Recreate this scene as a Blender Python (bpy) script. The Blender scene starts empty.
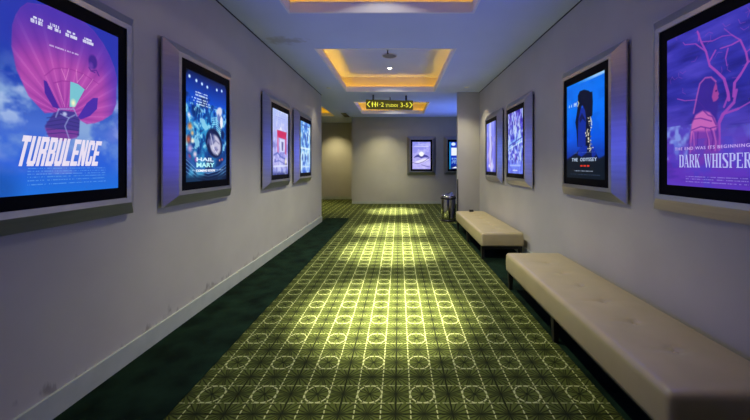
import bpy, bmesh, math, random
import numpy as np
from mathutils import Vector, Matrix, Euler

random.seed(7)
S = bpy.context.scene
COL = S.collection
PI = math.pi

# ------------------------------------------------------------------ dimensions
F = 327.0            # focal length in pixels of the 750 x 420 frame
VX, VY = 399.0, 165.0
EYE = 1.45
W = 1.986            # half width of the corridor
CEIL = EYE + 1.797
TOPC = CEIL + 0.39   # top of the coffers
FAR = 12.25
DEEP = 13.9
LEND, REND = 8.38, 8.07
WING_X = 1.446
BLOCK_X = -1.764
BACK = -2.6
XL, XR = -6.0, 5.6

# ------------------------------------------------------------------ helpers
def lin(c):
    if isinstance(c, str):
        c = c.lstrip('#'); c = [int(c[i:i+2], 16)/255 for i in (0, 2, 4)]
    return tuple(((x/12.92) if x <= .04045 else ((x+.055)/1.055)**2.4) for x in c)

def obj(name, me, mat=None, parent=None):
    if isinstance(me, bmesh.types.BMesh):
        m = bpy.data.meshes.new(name); me.normal_update(); me.to_mesh(m); me.free(); me = m
    o = bpy.data.objects.new(name, me); COL.objects.link(o)
    if mat is not None:
        if isinstance(mat, (list, tuple)):
            for x in mat: me.materials.append(x)
        else: me.materials.append(mat)
    if parent is not None: o.parent = parent
    return o

def thing(name, label, cat, loc=(0, 0, 0), rz=0, group=None):
    o = bpy.data.objects.new(name, None); COL.objects.link(o)
    o.empty_display_size = .1
    o.location = loc; o.rotation_euler = (0, 0, rz)
    return tag(o, label, cat, group)

def tag(o, label, cat, group=None):
    o['label'] = label; o['category'] = cat
    if group: o['group'] = group
    return o

def struct(name, me, mat):
    o = obj(name, me, mat); o['kind'] = 'structure'; return o

def copy_tree(o, parent=None):
    c = o.copy(); COL.objects.link(c); c.parent = parent
    for ch in list(o.children): copy_tree(ch, c)
    return c

def bx(bm, x0, x1, y0, y1, z0, z1, bev=0, seg=2):
    v = [bm.verts.new(p) for p in ((x0,y0,z0),(x1,y0,z0),(x1,y1,z0),(x0,y1,z0),(x0,y0,z1),(x1,y0,z1),(x1,y1,z1),(x0,y1,z1))]
    fs = [bm.faces.new([v[i] for i in q]) for q in ((3,2,1,0),(4,5,6,7),(0,1,5,4),(1,2,6,5),(2,3,7,6),(3,0,4,7))]
    if bev:
        es = list({e for f in fs for e in f.edges})
        bmesh.ops.bevel(bm, geom=es, offset=bev, segments=seg, affect='EDGES', profile=.5)
    return bm

def box(*a, **k):
    return bx(bmesh.new(), *a, **k)

def lathe(bm, prof, seg=48, c=(0, 0, 0)):
    rings = []
    for r, z in prof:
        if r < 1e-6: rings.append([bm.verts.new((c[0], c[1], c[2]+z))])
        else: rings.append([bm.verts.new((c[0]+r*math.cos(2*PI*i/seg), c[1]+r*math.sin(2*PI*i/seg), c[2]+z)) for i in range(seg)])
    for a, b in zip(rings, rings[1:]):
        for i in range(seg):
            j = (i+1) % seg
            if len(a) == 1 and len(b) == 1: continue
            if len(a) == 1: f = bm.faces.new((a[0], b[j], b[i]))
            elif len(b) == 1: f = bm.faces.new((a[i], a[j], b[0]))
            else: f = bm.faces.new((a[i], a[j], b[j], b[i]))
            f.smooth = True
    bmesh.ops.recalc_face_normals(bm, faces=bm.faces)
    return bm

def quad(bm, *p):
    return bm.faces.new([bm.verts.new(q) for q in p])

def poly_prism(bm, pts, y0, y1):
    """polygon in the x-z plane given thickness along y"""
    a = [bm.verts.new((x, y0, z)) for x, z in pts]; b = [bm.verts.new((x, y1, z)) for x, z in pts]
    bm.faces.new(a); bm.faces.new(b[::-1])
    n = len(pts)
    for i in range(n):
        j = (i+1) % n; bm.faces.new((a[j], a[i], b[i], b[j]))
    bmesh.ops.recalc_face_normals(bm, faces=bm.faces)
    return bm

def text_mesh(s, w, h, shear=0, bold=0, depth=0.0006, spacing=1.0):
    """lettering fitted to a w x h box centred on the origin, in the x-z plane facing -y"""
    cu = bpy.data.curves.new('lettering', 'FONT'); cu.body = s; cu.offset = bold
    cu.space_character = spacing; cu.resolution_u = 4; cu.extrude = 0.01
    t = bpy.data.objects.new('lettering', cu); COL.objects.link(t)
    bpy.context.view_layer.update()
    me = bpy.data.meshes.new_from_object(t.evaluated_get(bpy.context.evaluated_depsgraph_get()))
    bpy.data.objects.remove(t); bpy.data.curves.remove(cu)
    n = len(me.vertices); co = np.empty(n*3, 'f'); me.vertices.foreach_get('co', co); co = co.reshape(-1, 3)
    x, y, z = co[:, 0], co[:, 1], co[:, 2]
    x = (x-x.min())/(x.max()-x.min())-.5; y = (y-y.min())/(y.max()-y.min())-.5
    x = x*(w-abs(shear)*h) + shear*h*y
    out = np.stack([x, -np.sign(z)*depth, y*h], 1).astype('f')
    me.vertices.foreach_set('co', out.ravel()); me.materials.clear(); me.update()
    return me

# ------------------------------------------------------------------ materials
class X:
    """a node socket with arithmetic"""
    def __init__(s, nt, v): s.nt = nt; s.v = v
    def op(s, o, *a, clamp=False):
        n = s.nt.nodes.new('ShaderNodeMath'); n.operation = o; n.use_clamp = clamp
        for i, q in enumerate((s,)+a):
            q = q.v if isinstance(q, X) else q
            if isinstance(q, (int, float)): n.inputs[i].default_value = q
            else: s.nt.links.new(q, n.inputs[i])
        return X(s.nt, n.outputs[0])
    def __add__(s, o): return s.op('ADD', o)
    def __sub__(s, o): return s.op('SUBTRACT', o)
    def __mul__(s, o): return s.op('MULTIPLY', o)
    def abs(s): return s.op('ABSOLUTE')
    def fract(s): return s.op('FRACT')
    def lt(s, o): return s.op('LESS_THAN', o)
    def gt(s, o): return s.op('GREATER_THAN', o)
    def mx(s, o): return s.op('MAXIMUM', o)
    def mn(s, o): return s.op('MINIMUM', o)
    def line(s, w):                                    # 1 inside |s| < w with a soft edge
        return (s.abs()*(-1.0/w) + 1.6).op('ADD', 0, clamp=True)

def mat(name, col=(.5,.5,.5), rough=.6, metal=0, spec=.5, emit=None, es=1):
    m = bpy.data.materials.new(name); m.use_nodes = True
    b = m.node_tree.nodes['Principled BSDF']
    b.inputs['Base Color'].default_value = (*col, 1); b.inputs['Roughness'].default_value = rough
    b.inputs['Metallic'].default_value = metal; b.inputs['Specular IOR Level'].default_value = spec
    if emit:
        b.inputs['Emission Color'].default_value = (*emit, 1); b.inputs['Emission Strength'].default_value = es
    return m

def nodes(m): return m.node_tree, m.node_tree.nodes['Principled BSDF']

def add(nt, t, **k):
    n = nt.nodes.new(t)
    for a, b in k.items():
        if a in n.inputs: n.inputs[a].default_value = b
        else: setattr(n, a, b)
    return n

def mottled(name, c0, c1, scale=3, rough=.6, bump=.0, bscale=60, detail=6, metal=0, spec=.5, stretch=None):
    m = mat(name, c0, rough, metal, spec); nt, b = nodes(m)
    tc = add(nt, 'ShaderNodeTexCoord'); src = tc.outputs['Object']
    if stretch:
        mp = add(nt, 'ShaderNodeMapping'); mp.inputs['Scale'].default_value = stretch
        nt.links.new(src, mp.inputs[0]); src = mp.outputs[0]
    n = add(nt, 'ShaderNodeTexNoise', Scale=scale, Detail=detail)
    nt.links.new(src, n.inputs['Vector'])
    mr = add(nt, 'ShaderNodeMapRange'); mr.inputs[1].default_value = .3; mr.inputs[2].default_value = .7
    nt.links.new(n.outputs['Fac'], mr.inputs[0])
    mix = add(nt, 'ShaderNodeMix', data_type='RGBA')
    mix.inputs[6].default_value = (*c0, 1); mix.inputs[7].default_value = (*c1, 1)
    nt.links.new(mr.outputs[0], mix.inputs[0]); nt.links.new(mix.outputs[2], b.inputs['Base Color'])
    if bump:
        n2 = add(nt, 'ShaderNodeTexNoise', Scale=bscale, Detail=4); nt.links.new(src, n2.inputs['Vector'])
        bp = add(nt, 'ShaderNodeBump', Strength=bump, Distance=.01)
        nt.links.new(n2.outputs['Fac'], bp.inputs['Height']); nt.links.new(bp.outputs[0], b.inputs['Normal'])
    return m, mix

WALLC = ((.50,.475,.42), (.56,.535,.475))
M_wall, _ = mottled('wall_paint', *WALLC, scale=1.6, rough=.65, bump=.12, bscale=14, spec=.3)
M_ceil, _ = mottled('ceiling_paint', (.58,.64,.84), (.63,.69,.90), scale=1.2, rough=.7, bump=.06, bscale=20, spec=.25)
M_lip = mat('lip_paint', (.84,.84,.84), .5)

def wall_left_mat():
    m, mix = mottled('scuffed_wall_paint', *WALLC, scale=1.6, rough=.65, bump=.15, bscale=12, spec=.3)
    nt, b = nodes(m)
    geo = add(nt, 'ShaderNodeNewGeometry'); sp = add(nt, 'ShaderNodeSeparateXYZ'); nt.links.new(geo.outputs['Position'], sp.inputs[0])
    z = X(nt, sp.outputs['Z'])
    mp = add(nt, 'ShaderNodeMapping'); mp.inputs['Scale'].default_value = (1, 5, .8); nt.links.new(geo.outputs['Position'], mp.inputs[0])
    n = add(nt, 'ShaderNodeTexNoise', Scale=2.4, Detail=7); nt.links.new(mp.outputs[0], n.inputs['Vector'])
    n2 = add(nt, 'ShaderNodeTexNoise', Scale=9, Detail=3); nt.links.new(geo.outputs['Position'], n2.inputs['Vector'])
    reach = (X(nt, n.outputs['Fac']) - .45)*1.1          # how far a scuff climbs above the skirting
    mask = ((reach*.5 + .125 - z)*40).op('ADD', 0, clamp=True)*(X(nt, n2.outputs['Fac'])*2.6 - 1.15).op('ADD', 0, clamp=True)
    mix2 = add(nt, 'ShaderNodeMix', data_type='RGBA'); mix2.inputs[7].default_value = (.16,.14,.12,1)
    nt.links.new(mix.outputs[2], mix2.inputs[6]); nt.links.new(mask.v, mix2.inputs[0])
    nt.links.new(mix2.outputs[2], b.inputs['Base Color'])
    return m
M_wall_left = wall_left_mat()

def ceiling_main_mat():
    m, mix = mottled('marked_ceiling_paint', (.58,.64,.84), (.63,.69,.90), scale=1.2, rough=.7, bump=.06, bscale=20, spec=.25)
    nt, b = nodes(m)
    geo = add(nt, 'ShaderNodeNewGeometry')
    mp = add(nt, 'ShaderNodeMapping', vector_type='POINT'); mp.inputs['Location'].default_value = (1.66*2.6, -4.72*5.5, 0); mp.inputs['Scale'].default_value = (2.6, 5.5, 0)
    nt.links.new(geo.outputs['Position'], mp.inputs[0])
    ln = add(nt, 'ShaderNodeVectorMath', operation='LENGTH'); nt.links.new(mp.outputs[0], ln.inputs[0])
    n = add(nt, 'ShaderNodeTexNoise', Scale=9, Detail=4); nt.links.new(geo.outputs['Position'], n.inputs['Vector'])
    d = X(nt, ln.outputs['Value']) + (X(nt, n.outputs['Fac'])-.5)*2.4
    mask = ((d*-1.6)+1.5).op('ADD', 0, clamp=True)*.5
    mix2 = add(nt, 'ShaderNodeMix', data_type='RGBA'); mix2.inputs[7].default_value = (.3,.29,.28,1)
    nt.links.new(mix.outputs[2], mix2.inputs[6]); nt.links.new(mask.v, mix2.inputs[0])
    nt.links.new(mix2.outputs[2], b.inputs['Base Color'])
    return m
M_ceil_main = ceiling_main_mat()

def carpet_mat():
    m = mat('patterned_carpet', (.05,.06,.02), .95, spec=.1); nt, b = nodes(m)
    geo = add(nt, 'ShaderNodeNewGeometry'); sp = add(nt, 'ShaderNodeSeparateXYZ'); nt.links.new(geo.outputs['Position'], sp.inputs[0])
    C = .3325
    wob = add(nt, 'ShaderNodeTexNoise', Scale=40, Detail=2); nt.links.new(geo.outputs['Position'], wob.inputs['Vector'])
    wb = (X(nt, wob.outputs['Fac']) - .5)*.03
    p = ((X(nt, sp.outputs['X']) + (.02+100*C))*(1/C)).fract() - .5 + wb
    q = ((X(nt, sp.outputs['Y']) - (1.904-100*C))*(1/C)).fract() - .5 + wb
    ap, aq = p.abs(), q.abs()
    r = (p*p + q*q).op('SQRT')
    gx, gy = (ap*-1 + .5), (aq*-1 + .5)
    rc = (gx*gx + gy*gy).op('SQRT')
    # dark threads: a grid, and a star at every half step of it, joined by petals
    d = gx.line(.015).mx(gy.line(.017))
    hu = ((p*2.0 + 10.5).fract() - .5).abs(); hv = ((q*2.0 + 10.5).fract() - .5).abs()
    hr = (hu*hu + hv*hv).op('SQRT')
    ray = (hu-hv).line(.030).mx((hu-hv*.42).line(.025)).mx((hv-hu*.42).line(.025))
    d = d.mx(ray*.84).mx(hr.lt(.06)).mx((rc-.5).line(.013)*.65)
    # pale stitches
    sq = ((q*8.0)+20.25).fract().gt(.34); sp_ = ((p*6.0)+20.15).fract().gt(.28)
    l = ((ap-.235).line(.0095)*sq).mx((aq-.235).line(.0080)*sp_*.75)
    an = (q.op('ARCTAN2', p)*(12/(2*PI)) + 8.1).fract().gt(.2)
    l = l.mx((r-.228).line(.0115)*an)
    n = add(nt, 'ShaderNodeTexNoise', Scale=2.2, Detail=5); nt.links.new(geo.outputs['Position'], n.inputs['Vector'])
    fz = add(nt, 'ShaderNodeTexNoise', Scale=420, Detail=2); nt.links.new(geo.outputs['Position'], fz.inputs['Vector'])
    base = add(nt, 'ShaderNodeMix', data_type='RGBA')
    base.inputs[6].default_value = (.044,.058,.009,1); base.inputs[7].default_value = (.092,.114,.024,1)
    f = ((X(nt, n.outputs['Fac'])-.5)*1.2 + (X(nt, fz.outputs['Fac'])-.5)*.9 + .45 + r.lt(.235)*.16).op('ADD', 0, clamp=True)
    nt.links.new(f.v, base.inputs[0])
    m1 = add(nt, 'ShaderNodeMix', data_type='RGBA'); m1.inputs[7].default_value = (.006,.008,.003,1)
    nt.links.new(base.outputs[2], m1.inputs[6]); nt.links.new((d*.93).v, m1.inputs[0])
    m2 = add(nt, 'ShaderNodeMix', data_type='RGBA'); m2.inputs[7].default_value = (.50,.535,.22,1)
    nt.links.new(m1.outputs[2], m2.inputs[6]); nt.links.new((l*.8).v, m2.inputs[0])
    nt.links.new(m2.outputs[2], b.inputs['Base Color'])
    bp = add(nt, 'ShaderNodeBump', Strength=.25, Distance=.004); nt.links.new(fz.outputs['Fac'], bp.inputs['Height'])
    nt.links.new(bp.outputs[0], b.inputs['Normal'])
    return m
M_carpet = carpet_mat()
M_border, _ = mottled('border_carpet', (.0015,.0055,.0025), (.008,.024,.012), scale=5, rough=.95, bump=.3, bscale=300, spec=.08)
M_skirt, _ = mottled('skirting_paint', (.46,.50,.42), (.53,.56,.48), scale=7, rough=.5)
M_silver, _ = mottled('brushed_silver', (.48,.48,.50), (.55,.55,.57), scale=3, rough=.30, metal=.85, stretch=(1,1,14))
M_black = mat('gloss_black', (.002,.002,.004), .4, spec=.05)
M_dark = mat('dark_backing', (.012,.012,.015), .6)
M_leather, _ = mottled('taupe_leatherette', (.44,.36,.185), (.49,.40,.215), scale=5, rough=.31, bump=.08, bscale=240, spec=.6)
M_wood, _ = mottled('black_stained_wood', (.008,.007,.007), (.014,.012,.011), scale=8, rough=.45)
M_chrome, _ = mottled('polished_steel', (.36,.355,.34), (.50,.49,.47), scale=5, rough=.13, metal=1)
M_rubber = mat('black_plastic', (.010,.010,.010), .4)
M_metal_dark = mat('dark_metal', (.045,.043,.042), .4, metal=.6)
M_grille = mat('grey_plastic', (.20,.20,.22), .6)
M_white_metal = mat('white_enamel', (.6,.6,.6), .4)
M_bulb = mat('lit_lens', (.9,.9,.8), .3, emit=(1,.93,.75), es=14)
M_dim = mat('recessed_lens', (.5,.5,.48), .4, emit=(1,.9,.7), es=.12)
M_sign, _ = mottled('olive_sign_panel', (.020,.022,.004), (.028,.030,.006), scale=4, rough=.35)
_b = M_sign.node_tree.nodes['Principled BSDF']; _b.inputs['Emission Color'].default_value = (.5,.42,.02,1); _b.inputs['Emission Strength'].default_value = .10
M_signlit = mat('lit_yellow', (.6,.55,.1), .4, emit=lin('#f2ee3a'), es=1.0)

GLYPH = {   # heavy condensed capitals: overlapping bars in a unit box
 'T': [(0,.80,1,1),(.31,0,.69,1)], 'U': [(0,.08,.38,1),(.62,.08,1,1),(.10,0,.90,.17)],
 'R': [(0,0,.38,1),(0,.83,.92,1),(.62,.55,1,.93),(.3,.42,.92,.58),(.60,0,.98,.46)],
 'B': [(0,0,.38,1),(0,.84,.9,1),(.62,.54,.98,.93),(.3,.43,.9,.57),(.64,.08,1,.47),(0,0,.9,.16)],
 'L': [(0,0,.40,1),(0,0,1,.18)], 'E': [(0,0,.40,1),(0,0,1,.17),(0,.83,1,1),(0,.42,.88,.58)],
 'N': [(0,0,.34,1),(.66,0,1,1)], 'C': [(0,.08,.38,.92),(.10,0,.90,.17),(.10,.83,.90,1),(.62,.62,1,.92),(.62,.08,1,.38)]}
SERIF = {   # tall condensed roman capitals
 'D': [(.08,0,.36,1),(0,0,.7,.05),(0,.95,.7,1),(.70,.10,.98,.90),(.60,.03,.86,.13),(.60,.87,.86,.97)],
 'A': [[(.05,0),(.13,0),(.52,1),(.42,1)],[(.38,1),(.60,1),(.96,0),(.66,0)],(.2,.28,.75,.33),(0,0,.26,.05),(.56,0,1.04,.05)],
 'R': [(.08,0,.34,1),(0,0,.44,.05),(0,.95,.75,1),(.66,.56,.93,.93),(.3,.49,.8,.54),[(.42,.52),(.66,.52),(1.0,0),(.74,0)]],
 'K': [(.08,0,.34,1),(0,0,.44,.05),(0,.95,.44,1),[(.34,.42),(.42,.42),(.90,.97),(.80,.97)],[(.40,.56),(.60,.66),(.98,0),(.70,0)],(.66,.95,1,1),(.62,0,1.04,.05)],
 'W': [[(.04,1),(.22,1),(.40,0),(.30,0)],[(.34,0),(.39,0),(.55,1),(.50,1)],[(.44,1),(.62,1),(.80,0),(.70,0)],[(.74,0),(.79,0),(.95,1),(.90,1)],(0,.95,.30,1),(.84,.95,1,1)],
 'H': [(.08,0,.34,1),(.66,0,.92,1),(.3,.48,.7,.53),(0,0,.42,.05),(0,.95,.42,1),(.58,0,1,.05),(.58,.95,1,1)],
 'I': [(.22,0,.78,1),(0,0,1,.05),(0,.95,1,1)],
 'S': [(.06,.60,.34,.92),(.66,.08,.94,.42),(.15,.93,.85,1),(.15,0,.85,.07),[(.06,.64),(.34,.72),(.94,.38),(.66,.30)],(.84,.72,.92,1),(.08,0,.16,.28)],
 'P': [(.08,0,.34,1),(0,0,.44,.05),(0,.95,.75,1),(.66,.52,.95,.93),(.3,.45,.8,.50)],
 'E': [(.08,0,.34,1),(0,0,.92,.05),(0,.95,.92,1),(.3,.48,.7,.53),(.84,0,.92,.26),(.84,.74,.92,1)]}
def block_text(s, w, h, shear, gap=.12, glyphs=GLYPH):
    bm = bmesh.new(); wd = [{'I': .5, 'W': 1.35, ' ': .35}.get(c, 1) if glyphs is SERIF else 1 for c in s]
    unit = (w-shear*h)/(sum(wd)+(len(s)-1)*gap); xc = -(w-shear*h)/2
    for i, ch in enumerate(s):
        x0 = xc; cw = unit*wd[i]; xc += cw+unit*gap
        if ch == ' ': continue
        q = [t if isinstance(t, list) else [(t[0],t[1]),(t[2],t[1]),(t[2],t[3]),(t[0],t[3])] for t in glyphs[ch]]
        if ch == 'N': q.append([(.05,1),(.40,1),(.95,0),(.60,0)])
        for p in q:
            vs = [bm.verts.new((x0+u*cw+shear*h*(v-.5), 0, (v-.5)*h)) for u, v in p]
            bm.faces.new(vs)
    bmesh.ops.recalc_face_normals(bm, faces=bm.faces)
    me = bpy.data.meshes.new('lettering'); bm.to_mesh(me); bm.free(); return me

def lit(name, c, es=1.0):
    return mat(name, (.02,.02,.02), .4, emit=lin(c), es=es)

def screen_mat():
    m = mat('lit_screen', (.002,.002,.002), .35, spec=.12); nt, b = nodes(m)
    a = add(nt, 'ShaderNodeAttribute', attribute_name='art')
    nt.links.new(a.outputs['Color'], b.inputs['Emission Color']); b.inputs['Emission Strength'].default_value = 1.0
    return m
M_screen = screen_mat()

# ------------------------------------------------------------------ room shell
HOLES = [(-1.285,.865,.91,3.848), (-1.285,.865,5.066,8.006), (-1.285,.865,9.33,11.48), (-4.6,-2.37,9.4,12.04)]
def rects(x0, x1, y0, y1, holes):
    xs = sorted({x0, x1, *[h[i] for h in holes for i in (0,1)]}); ys = sorted({y0, y1, *[h[i] for h in holes for i in (2,3)]})
    for a, b in zip(xs, xs[1:]):
        for c, d in zip(ys, ys[1:]):
            if any(h[0]-1e-6 <= a and b <= h[1]+1e-6 and h[2]-1e-6 <= c and d <= h[3]+1e-6 for h in holes): continue
            yield a, b, c, d

bm = bmesh.new()
for a, b, c, d in rects(XL, XR, BACK, DEEP+.1, HOLES):
    quad(bm, (a,c,CEIL), (a,d,CEIL), (b,d,CEIL), (b,c,CEIL))
E = .14
for x0, x1, y0, y1 in HOLES:
    X0, X1, Y0, Y1 = x0-E, x1+E, y0-E, y1+E; zl = CEIL+.02
    quad(bm, (X0,Y0,TOPC), (X0,Y1,TOPC), (X1,Y1,TOPC), (X1,Y0,TOPC))
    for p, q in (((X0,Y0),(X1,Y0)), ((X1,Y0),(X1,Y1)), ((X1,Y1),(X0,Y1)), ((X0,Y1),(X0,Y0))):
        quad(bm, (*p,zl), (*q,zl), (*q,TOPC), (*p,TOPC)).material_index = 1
    for a, b, c, d in rects(X0, X1, Y0, Y1, [(x0,x1,y0,y1)]):
        quad(bm, (a,c,zl), (b,c,zl), (b,d,zl), (a,d,zl))
bmesh.ops.remove_doubles(bm, verts=bm.verts, dist=1e-5)
struct('ceiling', bm, [M_ceil_main, mat('cove_glow_tint', (.72,.66,.50), .6)])  # part of the yellow cove glow is put into the recess wall colour
for i, (x0, x1, y0, y1) in enumerate(HOLES):
    bm = bmesh.new(); t = .025; z0, z1 = CEIL-.003, CEIL+.127
    bx(bm, x0-t, x0, y0-t, y1+t, z0, z1); bx(bm, x1, x1+t, y0-t, y1+t, z0, z1)
    bx(bm, x0, x1, y0-t, y0, z0, z1); bx(bm, x0, x1, y1, y1+t, z0, z1)
    struct('trim_%d' % (i+1), bm, M_lip)

EDGE_L, EDGE_R, EDGE_Y = -1.34, 1.285, 8.95
struct('floor', box(XL, XR, BACK, DEEP+.1, -.1, 0), M_carpet)
struct('trim_5', box(-W, EDGE_L, BACK, EDGE_Y, 0, .004), M_border)
struct('trim_6', box(EDGE_R, W, BACK, REND, 0, .004), M_border)

struct('wall_left', box(-W-.2, -W, BACK, LEND, 0, CEIL), M_wall_left)
struct('wall_left_return', box(XL, -W-.2, LEND-.2, LEND, 0, CEIL), M_wall)
struct('wall_right', box(W, W+.2, BACK, REND+.12, 0, CEIL), M_wall)
struct('wall_right_wing', box(WING_X, W, REND, REND+.12, 0, CEIL), M_wall)
struct('wall_right_return', box(W+.2, XR, REND, REND+.12, 0, CEIL), M_wall)
struct('wall_far', box(BLOCK_X, XR, FAR, DEEP+.1, 0, CEIL), M_wall)
struct('wall_far_left', box(XL, BLOCK_X, DEEP, DEEP+.1, 0, CEIL), M_wall)
struct('wall_end_left', box(XL-.1, XL, LEND-.2, DEEP+.1, 0, CEIL), M_wall)
struct('wall_end_right', box(XR, XR+.1, REND, DEEP+.1, 0, CEIL), M_wall)
struct('wall_back', box(-W-.2, W+.2, BACK-.1, BACK, 0, CEIL), M_wall)
SK = .143
def skirt(x0, x1, y0, y1, h=SK):
    bm = box(x0, x1, y0, y1, 0, h); return bm
struct('baseboard_left', skirt(-W, -W+.018, BACK, LEND), M_skirt)
struct('baseboard_right', skirt(W-.018, W, BACK, REND), M_skirt)
struct('baseboard_far', skirt(BLOCK_X, XR, FAR-.018, FAR, .09), M_skirt)
struct('baseboard_far_left', skirt(XL, BLOCK_X, DEEP-.018, DEEP, .12), M_skirt)
struct('baseboard_wing', skirt(WING_X, W, REND-.018, REND, .09), M_skirt)
# slim steel corner guard on the wing wall and a dark slot in the far ceiling
for i_, (a_, b_, c_) in enumerate(((-W, -W+.006, LEND), (W-.006, W, REND))):      # shadow gap where wall meets ceiling
    struct('trim_%d' % (9+i_), box(a_, b_, BACK, c_, CEIL-.014, CEIL), M_dark)
bm = bmesh.new(); bx(bm, WING_X-.012, WING_X+.014, REND-.016, REND+.03, .0, 1.10, .004)
struct('trim_7', bm, M_metal_dark)
struct('trim_8', box(-2.02, -1.84, 11.3, 12.2, CEIL-.012, CEIL+.004), M_dark)

# ------------------------------------------------------------------ poster artwork painter
class Art:
    def __init__(s, w, h, seed=0):
        s.w, s.h = w, h
        s.U, s.V = np.meshgrid((np.arange(w)+.5)/w, (np.arange(h)+.5)/h)    # v = 0 at the bottom
        s.A = np.zeros((h, w, 3)); s.rng = np.random.default_rng(seed); s.asp = 1.464
    def c(s, h):
        h = h.lstrip('#'); return np.array([int(h[i:i+2], 16)/255 for i in (0,2,4)])
    def mixin(s, m, col):
        col = s.c(col) if isinstance(col, str) else np.asarray(col)
        m = np.clip(m, 0, 1)[..., None]; s.A = s.A*(1-m) + col*m
    def vgrad(s, stops):
        vs = [a for a, _ in stops]; cs = np.array([s.c(b) for _, b in stops])
        s.A = np.stack([np.interp(s.V, vs, cs[:, k]) for k in range(3)], -1)
    def noise(s, nx, ny, oct=3):
        out = np.zeros((s.h, s.w)); amp = 1; tot = 0
        for o in range(oct):
            gx, gy = int(nx*2**o)+1, int(ny*2**o)+1
            g = s.rng.random((gy+1, gx+1))
            x = s.U*(gx-.001); y = s.V*(gy-.001); ix = x.astype(int); iy = y.astype(int); fx = x-ix; fy = y-iy
            fx = fx*fx*(3-2*fx); fy = fy*fy*(3-2*fy)
            v = (g[iy,ix]*(1-fx)+g[iy,ix+1]*fx)*(1-fy) + (g[iy+1,ix]*(1-fx)+g[iy+1,ix+1]*fx)*fy
            out += v*amp; tot += amp; amp *= .5
        return out/tot
    def blob(s, u, v, ru, rv, col, soft=.3, a=1, rot=0):
        x = (s.U-u); y = (s.V-v)*s.asp; c, n = math.cos(rot), math.sin(rot)
        x, y = x*c+y*n, -x*n+y*c
        d = np.sqrt((x/ru)**2 + (y/(rv*s.asp))**2)
        s.mixin(a*np.clip((1-d)/max(soft,1e-3)+.5*(soft<.2), 0, 1), col)
    def poly(s, pts, col, a=1, soft=.004):
        n = len(pts); ins = np.zeros_like(s.U, bool); dist = np.full_like(s.U, 9.)
        for i in range(n):
            (x1,y1),(x2,y2) = pts[i], pts[(i+1) % n]
            c = ((y1 > s.V) != (y2 > s.V)); ins ^= c & (s.U < (x2-x1)*(s.V-y1)/((y2-y1) or 1e-9)+x1)
            dist = np.minimum(dist, s.seg(x1,y1,x2,y2))
        sd = np.where(ins, dist, -dist)
        s.mixin(a*np.clip(sd/soft+.5, 0, 1), col)
    def seg(s, x1, y1, x2, y2):
        px, py = s.U-x1, (s.V-y1)*s.asp; dx, dy = x2-x1, (y2-y1)*s.asp
        t = np.clip((px*dx+py*dy)/(dx*dx+dy*dy+1e-12), 0, 1)
        return np.hypot(px-t*dx, py-t*dy)
    def line(s, pts, w, col, a=1, w2=None, soft=.004):
        n = len(pts)-1; w2 = w if w2 is None else w2; m = np.zeros_like(s.U)
        for i in range(n):
            ww = w + (w2-w)*i/max(n-1, 1)
            m = np.maximum(m, np.clip((ww-s.seg(*pts[i], *pts[i+1]))/soft+.5, 0, 1))
        s.mixin(m*a, col)
    def smalltext(s, u0, u1, v, h, col, a=1, words=8):
        """an illegible line of very small print"""
        m = (np.abs(s.V-v) < h/2) & (s.U > u0) & (s.U < u1)
        k = np.repeat(s.rng.random(400) > .28, 1)
        cell = np.clip(((s.U-u0)/(u1-u0)*words*6).astype(int), 0, 399)
        s.mixin(a*m*k[cell]*(.6+.4*s.rng.random(s.U.shape)), col)

SHT, SWD, SDY, RUP = 1.01, .67, -.005, .015      # lit sheet size; it sits a little low in its bezel; the right wall hangs a little higher
BOT = .357+SDY-SHT/2
def uv_l(cy):        # photo pixel -> place on the sheet, for a sheet on the left wall centred at depth cy
    z0 = cy-SWD/2
    def f(px, py):
        z = (W-.106)*F/(VX-px); return ((z-z0)/SWD, ((VY-py)*z/F-BOT)/SHT)
    return f
def uv_r(cy):
    z0 = cy+SWD/2
    def f(px, py):
        z = (W-.106)*F/(px-VX); return ((z0-z)/SWD, ((VY-py)*z/F-BOT-RUP)/SHT)
    return f
def P(f, s, ox, oy, pts): return [f(ox+x/s, oy+y/s) for x, y in pts]

L1Y, L2Y, L3Y, L4Y = 1.861, 3.232, 5.22, 6.61
R1Y, R2Y, R3Y, R4Y = 1.965, 3.337, 5.32, 6.70
F1X, F2X = .834, 2.21

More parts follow.
